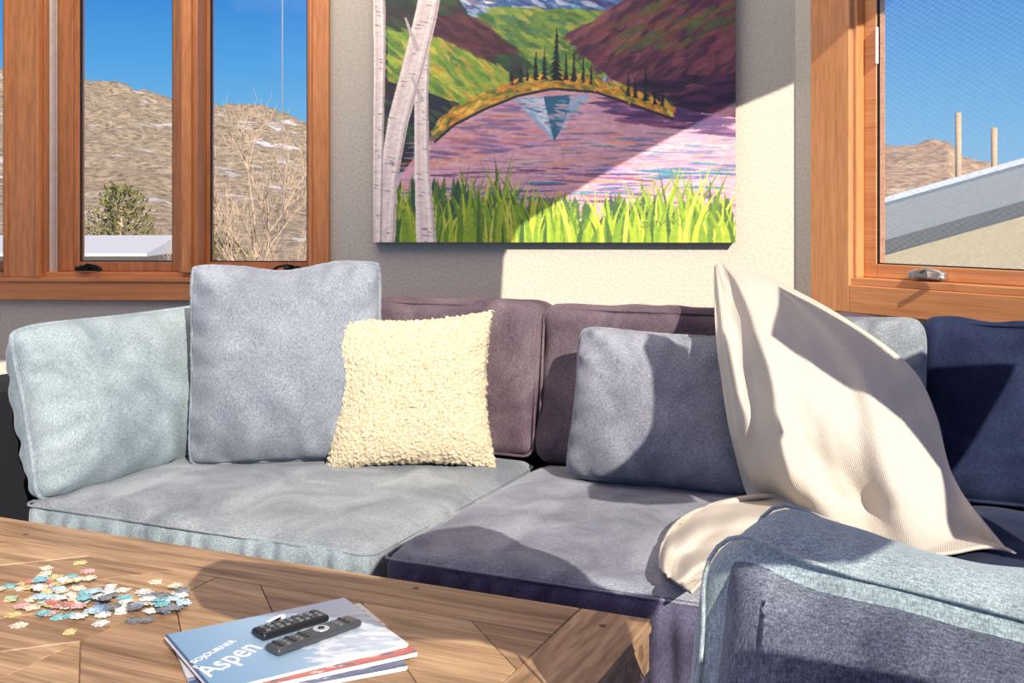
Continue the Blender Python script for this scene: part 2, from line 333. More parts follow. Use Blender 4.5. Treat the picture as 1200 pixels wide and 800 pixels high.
P('insect_screen', SCREEN, [(gA, gB, dz + .009, dz + .010, .957, ZT - .05)], s2, bevel=0)
P('screen_frame', BLACKM, [(gA, gA + .005, dz + .004, dz + .012, .957, ZT - .05), (gA, gB, dz + .004, dz + .012, .957, .961)], s2, bevel=0)
P('latch', WHT, [(WR.x(1020), WR.x(1020) + .006, .022, .034, 1.60, 1.72)])
crank(w2, WR.x(1083) - xr, .935 - .79, BRONZE, 1, 1.25)
m = MB(); m.box(LX0 - .45, -.01, -.012, 0, 0, .12); o = m.build('baseboard_back', FIRH, loc=(CX, CY, 0), rot=(0, 0, WL.rz)); o['kind'] = 'structure'

# ---------------------------------------------------------------- painting
rnd = random.Random(3)
r = Ras(440, -36, 862, 285, 1.35)
r.a[:] = np.array([150, 175, 215]) / 255.
r.poly([(500, 20), (560, -20), (600, 2), (640, -28), (690, 0), (730, -15), (770, 20)], (80, 110, 160))
for p in ([(560, -20), (590, 4), (552, 6)], [(640, -28), (676, -4), (640, 2), (622, -8)], [(730, -15), (752, 4), (722, 0)]): r.poly(p, (235, 225, 225))
r.daubs([(500, -10), (770, -10), (770, 14), (500, 22)], 140, [(40, 90, 140), (120, 170, 200), (230, 220, 225), (60, 60, 110)], 20, 22, 3, rnd)
GH = [(540, 30), (590, 8), (640, 12), (720, 14), (750, 60), (700, 100), (560, 100)]
r.poly(GH, (110, 140, 60)); r.daubs(GH, 300, [(80, 120, 55), (150, 170, 65), (190, 180, 75), (70, 120, 80), (50, 95, 55), (130, 155, 60)], 28, 22, 4, rnd)
LH = [(440, -36), (520, -36), (560, 30), (610, 60), (620, 100), (560, 130), (520, 160), (440, 200)]
r.poly(LH, (50, 50, 45)); r.daubs(LH, 200, [(85, 45, 55), (40, 40, 45), (40, 75, 50), (60, 95, 45)], 40, 36, 6, rnd)
L2 = [(458, 35), (520, 45), (600, 85), (600, 100), (560, 125), (510, 120), (458, 95)]
r.poly(L2, (130, 160, 55)); r.daubs(L2, 280, [(170, 190, 65), (105, 145, 50), (215, 195, 75), (70, 115, 55), (200, 155, 65), (140, 170, 60)], 40, 26, 3.6, rnd)
L3 = [(500, 15), (560, 22), (612, 62), (570, 66), (510, 40)]; r.poly(L3, (86, 40, 50)); r.daubs(L3, 60, [(110, 55, 60), (60, 30, 45), (80, 40, 50)], 25, 30, 4, rnd)
L4 = [(458, 95), (510, 110), (560, 130), (515, 165), (458, 215)]; r.poly(L4, (30, 45, 50)); r.daubs(L4, 90, [(25, 35, 55), (60, 95, 50), (70, 40, 60), (25, 50, 45)], 35, 26, 4, rnd)
RH = [(862, -36), (790, -36), (735, 0), (700, 25), (665, 42), (690, 70), (740, 110), (800, 138), (862, 150)]
r.poly(RH, (98, 50, 66)); r.daubs(RH, 460, [(125, 62, 76), (74, 38, 60), (145, 84, 92), (58, 32, 50), (110, 70, 66), (94, 48, 70)], -38, 32, 4.6, rnd)
R2 = [(700, 25), (760, 10), (862, 0), (862, 40), (790, 60), (720, 60)]; r.daubs(R2, 80, [(125, 68, 46), (100, 90, 46), (150, 90, 66), (80, 100, 55)], -30, 30, 3.4, rnd)
R3 = [(740, 100), (862, 90), (862, 150), (790, 140)]; r.daubs(R3, 90, [(45, 25, 55), (36, 20, 45), (80, 40, 75)], -5, 36, 5, rnd)
LK = [(455, 230), (500, 170), (560, 130), (600, 112), (650, 104), (710, 108), (760, 124), (862, 140), (862, 285), (455, 285)]
r.poly(LK, (212, 158, 170))
r.daubs(LK, 520, [(220, 170, 176), (210, 146, 162), (188, 144, 182), (224, 184, 184), (216, 150, 144), (212, 156, 172)], 1, 56, 2.8, rnd, .55, 4)
r.daubs(LK, 200, [(226, 160, 112), (220, 132, 106), (166, 112, 160), (226, 188, 170)], 1, 40, 1.2, rnd, .6, 4)
r.daubs([(600, 160), (862, 150), (862, 200), (560, 210)], 50, [(80, 125, 160), (120, 105, 155)], 1, 42, 1.2, rnd, .65, 4)
r.daubs([(480, 205), (862, 190), (862, 250), (480, 260)], 110, [(70, 100, 150), (140, 90, 130), (50, 130, 150), (90, 60, 110)], 1, 50, 1.6, rnd, .75, 4)
r.daubs([(500, 165), (620, 120), (620, 170), (490, 205)], 70, [(130, 95, 130), (190, 120, 130), (110, 100, 150), (220, 160, 145)], 3, 40, 2.2, rnd, .6, 5)
r.daubs([(700, 114), (862, 142), (862, 162), (740, 146)], 100, [(90, 50, 95), (140, 85, 125), (70, 50, 95)], 3, 44, 2.6, rnd, .65, 5)
r.poly([(604, 116), (694, 112), (668, 142), (652, 166), (632, 146)], (150, 175, 200))
r.poly([(640, 114), (672, 112), (664, 146), (652, 166)], (50, 100, 130)); r.poly([(618, 118), (640, 116), (648, 158), (634, 142)], (205, 210, 222))
r.daubs([(606, 118), (694, 114), (660, 160)], 60, [(50, 100, 130), (220, 215, 225), (110, 160, 185), (214, 166, 178)], 8, 16, 1.8, rnd)
sh = [(512, 160), (535, 140), (570, 122), (610, 106), (650, 98), (700, 102), (740, 116), (790, 134)]
for i in range(len(sh) - 1):
    r.stroke(sh[i], sh[i + 1], 7, 7, (190, 145, 55))
    reg = [(sh[i][0], sh[i][1] - 12), (sh[i + 1][0], sh[i + 1][1] - 12), (sh[i + 1][0], sh[i + 1][1] + 4), (sh[i][0], sh[i][1] + 4)]
    r.daubs(reg, 60, [(230, 160, 50), (130, 140, 45), (220, 120, 40), (70, 95, 45), (245, 200, 85)], 0 + 15 * (i - 3), 13, 2.4, rnd)
    r.stroke((sh[i][0], sh[i][1] + 7), (sh[i + 1][0], sh[i + 1][1] + 7), 1.6, 1.6, (55, 40, 50))
def spruce(x, y0, y1, w):
    n = int((y1 - y0) / 2.6); r.stroke((x, y0), (x, y1), .5, 1, (15, 30, 30))
    for i in range(n):
        t = i / n; yy = y0 + t * (y1 - y0); wl = w * (.12 + .88 * t) * rnd.uniform(.5, 1.15); wr2 = w * (.12 + .88 * t) * rnd.uniform(.5, 1.15)
        r.poly([(x, yy - 2), (x + wr2, yy + rnd.uniform(2, 5)), (x, yy + 2.5), (x - wl, yy + rnd.uniform(2, 5))], rnd.choice([(15, 30, 30), (22, 40, 35), (10, 22, 28)]))
for x, y0, y1, w in ((603, 84, 99, 4), (613, 72, 97, 5), (621, 78, 96, 4), (631, 62, 95, 6), (641, 57, 94, 6), (655, 34, 95, 11), (666, 64, 95, 5), (675, 60, 97, 6), (686, 70, 98, 5), (695, 78, 100, 4), (738, 86, 114, 5), (746, 92, 116, 5), (758, 80, 120, 7), (768, 95, 124, 4), (777, 101, 126, 4)): spruce(x, y0, y1, w)
r.daubs([(455, 225), (530, 225), (600, 240), (862, 248), (862, 285), (455, 285)], 330, [(60, 92, 48), (86, 114, 34), (42, 74, 54), (100, 126, 38)], 90, 36, 4.5, rnd, .85)
r.poly([(455, 264), (862, 260), (862, 285), (455, 285)], (95, 124, 36), .8)
for i in range(400):
    x = rnd.uniform(458, 862); tall = 50 + 40 * math.exp(-((x - 575) / 45) ** 2) + 32 * math.exp(-((x - 795) / 55) ** 2) + 20 * math.exp(-((x - 480) / 22) ** 2)
    h_ = tall * rnd.uniform(.3, 1.25); lean = rnd.uniform(-.42, .46) * h_; c = rnd.choice([(160, 180, 44), (136, 164, 38), (186, 192, 58), (98, 132, 34), (120, 152, 40), (202, 198, 80), (72, 102, 38), (150, 172, 42), (62, 92, 40)])
    y = 285; w0 = rnd.uniform(1.6, 3.8); k = 6; p = (x, y)
    for j in range(1, k + 1):
        t = j / k; q = (x + lean * t ** 1.8, y - h_ * t); r.stroke(p, q, w0 * (1 - ((j - 1) / k) ** 1.4), w0 * (1 - t ** 1.4) + .12, c, .95); p = q
def trunk(pts, ws):
    for i in range(len(pts) - 1):
        r.stroke(pts[i], pts[i + 1], ws[i], ws[i + 1], (236, 216, 206))
        for k in range(5):
            o = (k / 4 - .5) * 1.7; n1 = ws[i] * o; n2 = ws[i + 1] * o
            r.stroke((pts[i][0] + n1, pts[i][1]), (pts[i + 1][0] + n2, pts[i + 1][1]), 1.2, 1.2, [(250, 238, 224), (222, 200, 196), (242, 222, 212), (252, 242, 234), (176, 150, 150)][k], .7)
    for _ in range(22):
        i = rnd.randrange(len(pts) - 1); t = rnd.random(); x = pts[i][0] * (1 - t) + pts[i + 1][0] * t; y = pts[i][1] * (1 - t) + pts[i + 1][1] * t; w = ws[i]
        s_ = rnd.uniform(-.8, .3) * w; r.stroke((x + s_, y), (x + s_ + w * rnd.uniform(.3, .8), y + 1), .7, .4, (120, 98, 100), .7)
trunk([(500, 60), (497, 120), (498, 200), (503, 285)], [7, 8, 9, 12])
trunk([(513, -36), (502, 20), (487, 80), (470, 140), (458, 210), (452, 285)], [12, 13, 13, 12, 11, 14])
trunk([(446, -36), (448, 60), (446, 180), (444, 285)], [8, 7, 6, 6])
for (p, q) in (((507, -10), (530, -36)), ((493, 60), (478, 20)), ((498, 120), (486, 90))): r.stroke(p, q, 3, 1.2, (200, 182, 180))
p = (752, 266)
for i in range(24):
    q = (752 + i * 2.2 + 2 * math.sin(i * 2.7), 264 + 4.5 * math.sin(i * 1.9) * (1 if i % 5 else 1.8) - i * .15); r.stroke(p, q, .45, .45, (50, 70, 30), .6); p = q
r.a = np.clip(r.a * (.94 + .12 * vnoise(r.h, r.w, 3, 6, 5))[..., None], 0, 1)
PAINT = attrmat('oil_paint', .5)
x0, x1 = WL.x(440), WL.x(860); PW = x1 - x0; PZ0, PZ1 = 1.02, 1.965
pt = empty('painting', WL.pt((x0 + x1) / 2, -.002, PZ0), WL.rz)
tag(pt, 'large unframed landscape painting of a pink lake, birch trunks and grass on the wall', 'painting')
painted('painted_face', r.a, PW, PZ1 - PZ0, PAINT, pt, off=(0, -.041, (PZ1 - PZ0) / 2))
m = MB(); m.box(-PW / 2, PW / 2, -.04, 0, 0, PZ1 - PZ0); m.build('canvas', plain('canvas_edge', (.10, .07, .08), .8, var=.5), pt, bevel=.003)

# ---------------------------------------------------------------- soft goods
def sgn(x): return 1 if x > 0 else -1
def pillow(name, w, h, t, mat, parent=None, nx=64, pinch=.07, wr=.006, seed=0, sag=.12, fluff=0, ears=.012, full=.42, dent=0):
    m = MB(); ny = nx; V = []; idx = {}
    for side in (0, 1):
        for j in range(ny + 1):
            for i in range(nx + 1):
                border = i in (0, nx) or j in (0, ny)
                if side and border: idx[(1, i, j)] = idx[(0, i, j)]; continue
                a = math.sin(math.pi / 2 * (-1 + 2 * i / nx)); b_ = math.sin(math.pi / 2 * (-1 + 2 * j / ny))
                x = a * w / 2 * (1 - pinch * (1 - b_ * b_)); z = b_ * h / 2 * (1 - pinch * (1 - a * a) * (.7 if b_ < 0 else 1.2))
                k = (max(0, 1 - abs(a) ** 2.6) * max(0, 1 - abs(b_) ** 2.6)) ** full
                y = t / 2 * k * (1 - sag * b_)
                c = abs(a * b_) ** (2 if ears > 0 else 7)
                x += sgn(a) * ears * c; z += sgn(b_) * ears * c
                if dent and b_ > 0: z -= dent * b_ * (math.exp(-((a + .05) / .32) ** 2) - .35 * math.exp(-((a - .55) / .2) ** 2))
                nz = noise.noise(Vector((x * 6 + seed * 3.1, z * 6, side * 4))) * wr * 2.2 + noise.noise(Vector((x * 15 + seed, z * 15, side * 9))) * wr * .8
                rad = math.sin(math.atan2(b_, a) * 19 + seed) * wr * 1.0 * (abs(a) ** 5 + abs(b_) ** 5) * min(1, k * 3)
                gat = math.sin((x if abs(b_) > abs(a) else z) * 130 + 3 * noise.noise(Vector((x * 10, z * 10, seed)))) * wr * .45 * max(abs(a), abs(b_)) ** 7
                y += (nz + rad + gat) * min(1, k * 2.5)
                if border: y += noise.noise(Vector((x * 12 + seed, z * 12, 1))) * wr
                if fluff:
                    q = Vector((x * 125 + seed, z * 125, side * 5.)); y += fluff * abs(noise.noise(q)) * 2.0
                    e = fluff * noise.noise(q * 1.1 + Vector((9, 3, 1))) * 2.0; x += e * (1 if not border else 1.5) * .8; z += fluff * noise.noise(q + Vector((2, 8, 5))) * 1.8
                idx[(side, i, j)] = len(V); V.append((x, -y if side == 0 else y, z + h / 2))
    Fc = []
    for j in range(ny):
        for i in range(nx):
            Fc.append((idx[(0, i, j)], idx[(0, i + 1, j)], idx[(0, i + 1, j + 1)], idx[(0, i, j + 1)]))
            Fc.append((idx[(1, i, j)], idx[(1, i, j + 1)], idx[(1, i + 1, j + 1)], idx[(1, i + 1, j)]))
    m.add(V, Fc); o = m.build(name, mat, parent, smooth=True)
    loop = [V[idx[(0, i, 0)]] for i in range(nx)] + [V[idx[(0, nx, j)]] for j in range(ny)] + [V[idx[(0, nx - i, ny)]] for i in range(nx)] + [V[idx[(0, 0, ny - j)]] for j in range(ny)]
    return o, loop
def piping(loop, r0, mat, parent, ruffle=0):
    m = MB(); L = [Vector(p) for p in loop]; n = len(L)
    rs = [r0 * (1 + ruffle * noise.noise(Vector((i * .7, 0, 0))) * 2) for i in range(n)]
    m.tube(L, rs, closed=True, seg=8); return m.build('piping', mat, parent, smooth=True)
def put_pillow(nm, w, h, t, mat, loc, yaw, lean, roll, label, pipe=None, group=None, ruffle=0, **k):
    root = empty(nm, loc, rot=(R_(-lean), R_(roll), R_(yaw)))
    tag(root, label, 'pillow', group)
    o, loop = pillow('pillow_cover', w, h, t, mat, root, **k)
    if pipe: piping(loop, pipe[1], pipe[0], root, ruffle)
    return root
def boxcushion(hx, hy, hz, r_, bulge=(0, 0, .015), n=(60, 40, 12), wr=.004, seed=0, gather=0, post=None):
    V = []; key = {}; Fc = []; Fm = []
    def vert(p):
        k = tuple(round(c, 5) for c in p)
        if k in key: return key[k]
        hs = (hx, hy, hz)
        P_ = Vector((p[0] * hx, p[1] * hy, p[2] * hz)); Q = Vector([max(-(hs[i] - r_), min(hs[i] - r_, P_[i])) for i in range(3)])
        d = P_ - Q; d = d.normalized() * r_ if d.length > 1e-9 else d
        v = Q + d; a, b_, c = p
        v.z += bulge[2] * (1 - a ** 4) * (1 - b_ ** 4) * (1 if c > 0 else -.3) * abs(c)
        v.y += bulge[1] * (1 - a ** 4) * (1 - c * c) * b_
        v.x += bulge[0] * (1 - b_ ** 4) * (1 - c * c) * a
        w_ = noise.noise(Vector((v.x * 4 + seed * 7, v.y * 4, v.z * 4))) * wr * 2.2 + noise.noise(Vector((v.x * 12 + seed, v.y * 12, v.z * 12))) * wr
        nn = d.normalized() if d.length > 1e-9 else Vector((0, 0, 1)); v += nn * w_
        if gather and b_ < -.5: v.y += gather * math.sin(v.x * 105 + 4 * noise.noise(Vector((v.x * 9, seed, 0)))) * (1 - c ** 4) * (.6 + .8 * abs(noise.noise(Vector((v.x * 14, v.z * 10, seed)))))
        if post: v = post(v)
        key[k] = len(V); V.append(v); return key[k]
    def lin_(k): return [math.sin(math.pi / 2 * (-1 + 2 * i / k)) * .35 + .65 * (-1 + 2 * i / k) for i in range(k + 1)]
    L = [lin_(k) for k in n]; m = MB()
    for ax in range(3):
        o1, o2 = (ax + 1) % 3, (ax + 2) % 3
        for s_ in (-1, 1):
            for i in range(n[o1]):
                for j in range(n[o2]):
                    q = []
                    for (di, dj) in ((0, 0), (1, 0), (1, 1), (0, 1)):
                        p = [0, 0, 0]; p[ax] = s_; p[o1] = L[o1][i + di]; p[o2] = L[o2][j + dj]; q.append(vert(p))
                    if s_ < 0: q = q[::-1]
                    Fc.append(tuple(q)); Fm.append(1 if (ax == 1 and s_ < 0) else 0)
    m.add(V, Fc); m.m = Fm; return m
def rrect(hx, hy, r_, z, n=6, plane='xy', sub=14):
    pts = []
    for (cx, cy, a0) in ((hx - r_, hy - r_, 0), (-hx + r_, hy - r_, 90), (-hx + r_, -hy + r_, 180), (hx - r_, -hy + r_, 270)):
        for k in range(n + 1):
            a = R_(a0 + 90 * k / n); pts.append(Vector((cx + r_ * math.cos(a), cy + r_ * math.sin(a), z)))
    out = []
    for i in range(len(pts)):
        p, q = pts[i], pts[(i + 1) % len(pts)]; k = sub if (q - p).length > .1 else 1
        for t in range(k): out.append(p.lerp(q, t / k))
    if plane == 'xz': out = [Vector((p.x, p.z, p.y)) for p in out]
    return out
def cushion_part(root, name, hx, hy, hz, loc, rot, mat, pipemat, label=None, r_=.045, pipe='xy', pr=.005, post=None, front=None, **k):
    m = boxcushion(hx, hy, hz, r_, post=post, **k); o = m.build(name, [mat, front or mat], root, loc=loc, rot=rot, smooth=True)
    if label: o['label'] = label
    q = MB(); P2 = (lambda v: post(Vector(v))) if post else (lambda v: v)
    if pipe == 'xy': q.tube([P2(p) for p in rrect(hx - .005, hy - .005, r_ * .8, hz - r_ * .35)], pr, closed=True)
    else:
        for y in (hy - r_ * .35, -hy + r_ * .35): q.tube([P2(p) for p in rrect(hx - .005, hz - .005, r_ * .8, y, plane='xz')], pr, closed=True)
    q.build('piping', pipemat, o, smooth=True); return o

SZ = .455
so = empty('sectional_sofa', S(-1.0, 2.4, 0), -A)
tag(so, 'long slate blue velvet sectional sofa with loose back cushions under the painting', 'sofa')
def L_(u, n, z): return (u + 1.0, n - 2.4, z)
m = MB(); m.box(-1.28, 1.45, -.50, .52, .07, .20); m.build('base', DEN, so, bevel=.02)
m = MB(); m.box(-1.28, 1.45, .525, .65, .07, .72); m.build('back_frame', MAUVE, so, bevel=.03)
m = MB(); m.box(-1.40, -1.285, -.50, .65, .07, .70); m.build('arm', BLK, so, bevel=.03)
for (x, y) in ((-1.3, -.42), (1.3, -.42), (-1.3, .55), (1.3, .55), (0, -.42)):
    m = MB(); m.tube([(x, y, 0), (x, y, .07)], .03, seg=12); m.build('foot', BLACKM, so)
for (u0, u1, mt, ft, sd) in ((-2.09, -1.130, DENL, DENR, 1), (-1.119, -.18, DEN, DEEP, 2), (-.165, .44, NAVY, NAVY, 3)):  # left front paler, sunlight put into its colour; right front darkened for shade
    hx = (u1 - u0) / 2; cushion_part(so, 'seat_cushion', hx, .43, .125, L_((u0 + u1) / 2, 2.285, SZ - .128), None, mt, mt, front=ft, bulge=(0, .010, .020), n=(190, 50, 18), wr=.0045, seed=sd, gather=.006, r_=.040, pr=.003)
for (u0, u1, mt, sd) in ((-1.98, -1.133, MAUVE, 4), (-1.126, -.172, MAUVE, 5), (-.165, .44, NAVY, 6)):
    hx = (u1 - u0) / 2; cushion_part(so, 'back_cushion', hx, .10, .205, L_((u0 + u1) / 2, 2.80, SZ + .200), (R_(-6), 0, 0), mt, mt, bulge=(.005, .02, .012), n=(60, 14, 34), wr=.007, seed=sd, r_=.038, pipe='xz', pr=.004)
endc, loop = pillow('end_cushion', .81, .425, .22, DENR, so, nx=80, pinch=.03, wr=.006, seed=9, sag=.12, ears=-.018, full=.34)
endc.location = L_(-2.045, 2.27, SZ - .018); endc.rotation_euler = (R_(-13), 0, R_(90)); endc['label'] = 'pale blue end cushion leaning on the left arm'
piping(loop, .0065, DENR, endc, .05)

# foreground sofa section, turned
B = R_(34); WXd = Vector((math.cos(B), -math.sin(B), 0)); WYd = Vector((math.sin(B), math.cos(B), 0))
C0 = Vector((.168, 1.13, 0))
fg = empty('sofa_section', C0 + WXd * .42 + WYd * .25, -B)
tag(fg, 'nearest blue velvet sofa section with sunlit top in the lower right corner', 'sofa')
m = MB(); m.box(-.40, .42, -.16, .26, .07, .36); m.build('base', DEN, fg, bevel=.02)
m = MB(); m.box(-.40, .42, -.25, -.165, .07, .52); m.build('back_frame', NAVY, fg, bevel=.025)
for (x, y) in ((-.35, -.1), (.37, -.1), (-.35, .2), (.37, .2)):
    m = MB(); m.tube([(x, y, 0), (x, y, .07)], .025, seg=12); m.build('foot', BLACKM, fg)
def slump(v):
    v = Vector(v); t = max(0, v.z + .05) / .25
    v.z += .016 * t * math.exp(-((v.x + .39) / .07) ** 2) * (1 + v.y * 4) - .005 * t * math.exp(-((v.x + .24) / .08) ** 2) - .075 * t * (v.x + .34)
    v.z += .003 * t * math.sin(v.x * 19 + v.y * 9)
    v.y += .007 * math.sin(v.x * 13 + v.z * 6)
    if v.x < -.34: v.x += .010 * math.sin(v.z * 14)
    return v
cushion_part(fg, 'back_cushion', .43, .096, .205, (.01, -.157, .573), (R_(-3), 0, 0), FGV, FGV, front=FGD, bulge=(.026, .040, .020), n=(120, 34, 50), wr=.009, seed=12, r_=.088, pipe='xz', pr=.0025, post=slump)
m = MB(); m.box(-.38, .41, .0, .26, .361, .44); m.build('seat_cushion', DEN, fg, bevel=.03)

# throw pillows
put_pillow('throw_pillow', .505, .525, .20, LAV, (-.592, 2.86, SZ + .012), 6, 9, -1, 'large square grey-blue pillow with ruffled piped edge in the left sofa corner', (LAV, .007), seed=1, wr=.010, ruffle=.15, ears=-.010, pinch=.035, dent=.014, full=.38)
CREAM, nt, b = newmat('cream_boucle'); v = coords(nt); n = N(nt, 'ShaderNodeTexVoronoi', Scale=160.0); nt.links.new(v, n.inputs[0])
nt.links.new(ramp(nt, n.outputs[0], [(0, (.76, .67, .49)), (.7, (.52, .42, .27))]), b.inputs['Base Color']); b.inputs['Roughness'].default_value = .95; b.inputs['Sheen Weight'].default_value = .1
n2 = N(nt, 'ShaderNodeTexNoise', Scale=300.0, Detail=2.0); nt.links.new(v, n2.inputs[0]); bump(nt, b, n2.outputs[0], .8, .004)
put_pillow('throw_pillow', .415, .385, .15, CREAM, (-.262, 2.82, SZ + .012), 0, 12, -1.4, 'fluffy cream boucle pillow in the middle of the left seat', None, nx=230, seed=2, wr=.003, fluff=.0036, ears=.014, pinch=.04)
put_pillow('throw_pillow', .46, .375, .18, DEN, (.345, 2.60, SZ + .010), -20, 14, 2, 'small slate blue velvet pillow on the right seat beside the cream throw', (DEN, .006), seed=3, wr=.007, ears=-.014, pinch=.045, full=.38, ruffle=.1)
put_pillow('throw_pillow', .34, .42, .14, DENL, (.770, 2.50, SZ + .012), -24, 8, 0, 'grey-blue velvet pillow half hidden behind the cream throw blanket', (DENL, .005), seed=5, wr=.007, ears=-.018, pinch=.04)

# ---------------------------------------------------------------- throw blanket
def cat(P, t):
    n = len(P) - 1; x = min(max(t * n, 0), n - 1e-6); i = int(x); f = x - i
    p0 = P[max(i - 1, 0)]; p1 = P[i]; p2 = P[i + 1]; p3 = P[min(i + 2, n)]
    return .5 * ((2 * p1) + (-p0 + p2) * f + (2 * p0 - 5 * p1 + 4 * p2 - p3) * f * f + (-p0 + 3 * p1 - 3 * p2 + p3) * f ** 3)
CT = np.array([
 [(838, 313, 2.72), (845, 308, 2.72), (853, 309, 2.72), (864, 313, 2.72)],
 [(837, 345, 2.62), (866, 336, 2.57), (896, 334, 2.57), (930, 340, 2.62)],
 [(840, 395, 2.47), (888, 388, 2.42), (944, 380, 2.42), (1003, 382, 2.46)],
 [(846, 445, 2.41), (908, 445, 2.33), (985, 438, 2.31), (1068, 432, 2.36)],
 [(854, 495, 2.39), (918, 500, 2.28), (1004, 500, 2.24), (1096, 486, 2.29)],
 [(866, 545, 2.39), (932, 555, 2.27), (1018, 560, 2.20), (1115, 554, 2.20)],
 [(876, 578, 2.43), (952, 594, 2.30), (1038, 607, 2.15), (1150, 608, 2.10)],
 [(895, 604, 2.36), (967, 628, 2.20), (1057, 652, 2.07), (1190, 657, 2.02)]], float)
base = Vector((.75, 2.35, SZ))
m = MB(); NR, NC = 150, 150; V = []
for j in range(NR + 1):
    v_ = j / NR; row = np.array([cat(CT[:, c], v_) for c in range(4)])
    for i in range(NC + 1):
        s_ = i / NC; q = cat(row, s_)
        up = min(1, v_ * 1.7)
        fl = 1 if v_ < .80 else max(.35, 1 - (v_ - .80) * 2.8)
        wob = noise.noise(Vector((s_ * 2.2, v_ * 1.8, 0)))
        d = 0
        for (c0, c1, w0, am) in ((.10, .04, .06, .04), (.36, .26, .15, .10), (.80, .74, .14, .045)):     # folds fanning from the peak
            cc = c0 + (c1 - c0) * v_ + .06 * wob * v_; x = (s_ - cc) / (w0 * (.7 + .6 * v_))
            d += am * math.exp(-(abs(x) ** 1.2 * .6 if x > 0 else abs(x) ** 2.0 * 5.0))
        low_ = max(0, v_ - .6)
        fine = .020 * noise.noise(Vector((s_ * 4.0, v_ * 3.2, 3))) + .005 * noise.noise(Vector((s_ * 14, v_ * 12, 8)))
        sag_ = .024 * max(0, v_ - .3) * 1.6 * math.sin(2 * math.pi * (v_ * 2.1 - s_ * 1.2 + wob * .5)) + .05 * low_ * math.sin(2 * math.pi * (s_ * 3.1 + v_))
        p = atY(q[0], q[1], q[2] - (d - .035) * up * fl - fine - sag_ - .012 * up)
        p.z = max(p.z, SZ + .032 + .25 * (d - .02) * (v_ > .7)); V.append(p - base)
m.add(V, [((j + 1) * (NC + 1) + i, (j + 1) * (NC + 1) + i + 1, j * (NC + 1) + i + 1, j * (NC + 1) + i) for j in range(NR) for i in range(NC)])
T_ = [(985, 596, .50), (915, 580, .50), (850, 586, .495), (800, 606, .49), (776, 636, .485), (772, 664, .482)]
M1 = [(985, 615, .51), (915, 610, .508), (862, 616, .502), (822, 634, .50), (796, 655, .493), (786, 678, .484)]
B_ = [(985, 645, .50), (925, 655, .50), (885, 662, .50), (852, 668, .495), (828, 678, .49), (810, 694, .48)]
G = np.array([T_, M1, B_], float).transpose(1, 0, 2); V = []
NR2, NC2 = 70, 60
for j in range(NR2 + 1):
    row = np.array([cat(G[:, c], j / NR2) for c in range(3)])
    for i in range(NC2 + 1):
        q = cat(row, i / NC2); z = max(q[2] + .005 * math.sin(i / NC2 * 15 + j * .06) + .010 * noise.noise(Vector((i * .10, j * .08, 2))), SZ + .027)
        V.append(onz(q[0], q[1], z) - base)
m.add(V, [((j + 1) * (NC2 + 1) + i, j * (NC2 + 1) + i, j * (NC2 + 1) + i + 1, (j + 1) * (NC2 + 1) + i + 1)[::-1] for j in range(NR2) for i in range(NC2)])
KNIT, nt, b = newmat('cream_weave'); v = coords(nt, (1, 1, 1), (0, R_(18), R_(20))); w = N(nt, 'ShaderNodeTexWave', Scale=85.0, Distortion=2.5, bands_direction='X'); nt.links.new(v, w.inputs[0])
w.inputs['Detail Scale'].default_value = 3.0
nz_ = N(nt, 'ShaderNodeTexNoise', Scale=340.0, Detail=4.0); nt.links.new(v, nz_.inputs[0])
mm = N(nt, 'ShaderNodeMath', operation='MULTIPLY'); nt.links.new(w.outputs[1], mm.inputs[0]); nt.links.new(nz_.outputs[0], mm.inputs[1])
nt.links.new(ramp(nt, mm.outputs[0], [(0, (.51, .455, .385)), (.7, (.63, .575, .495))]), b.inputs['Base Color']); b.inputs['Roughness'].default_value = 1.0; b.inputs['Specular IOR Level'].default_value = .1
bump(nt, b, mm.outputs[0], .5, .0022)
tb = m.build('throw_blanket', KNIT, loc=base, smooth=True, solid=.006); tag(tb, 'cream woven throw blanket draped in folds over the right of the sofa', 'blanket')

# ---------------------------------------------------------------- coffee table
TZ = .45; tu, tn = -1.332, 1.283; hl, hd = .812, .452
tbl = empty('coffee_table', S(tu, tn, 0), -A); tag(tbl, 'rustic wooden coffee table with planked top in front of the sofa', 'table')
def clip(poly, x0, x1, y0, y1):
    for (ax, val, sg) in ((0, x0, 1), (0, x1, -1), (1, y0, 1), (1, y1, -1)):
        out = []
        for i in range(len(poly)):
            p, q = poly[i], poly[(i + 1) % len(poly)]; dp = (p[ax] - val) * sg; dq = (q[ax] - val) * sg
            if dp >= 0: out.append(p)
            if dp * dq < 0: t = dp / (dp - dq); out.append((p[0] + (q[0] - p[0]) * t, p[1] + (q[1] - p[1]) * t))
        poly = out
        if len(poly) < 3: return []
    return poly
m = MB(); g = .0008; z0 = TZ - .022
m.box(-hl + .003, hl - .003, -hd + .003, hd - .003, TZ - .085, z0 - .0005, 0)
e1 = .125
m.box(hl - e1 + g, hl, -hd, hd, z0, TZ, 1); m.box(-hl, -hl + e1 - g, -hd, hd, z0, TZ, 1)
m.box(-hl + e1 + g, hl - e1 - g, hd - .125, hd, z0, TZ, 0); m.box(-hl + e1 + g, hl - e1 - g, -hd, -hd + .125, z0, TZ, 0)
ix0, ix1, iy0, iy1 = -hl + e1 + g, hl - e1 - g, -hd + .125 + g, hd - .125 - g; w_ = .15; mid = .02
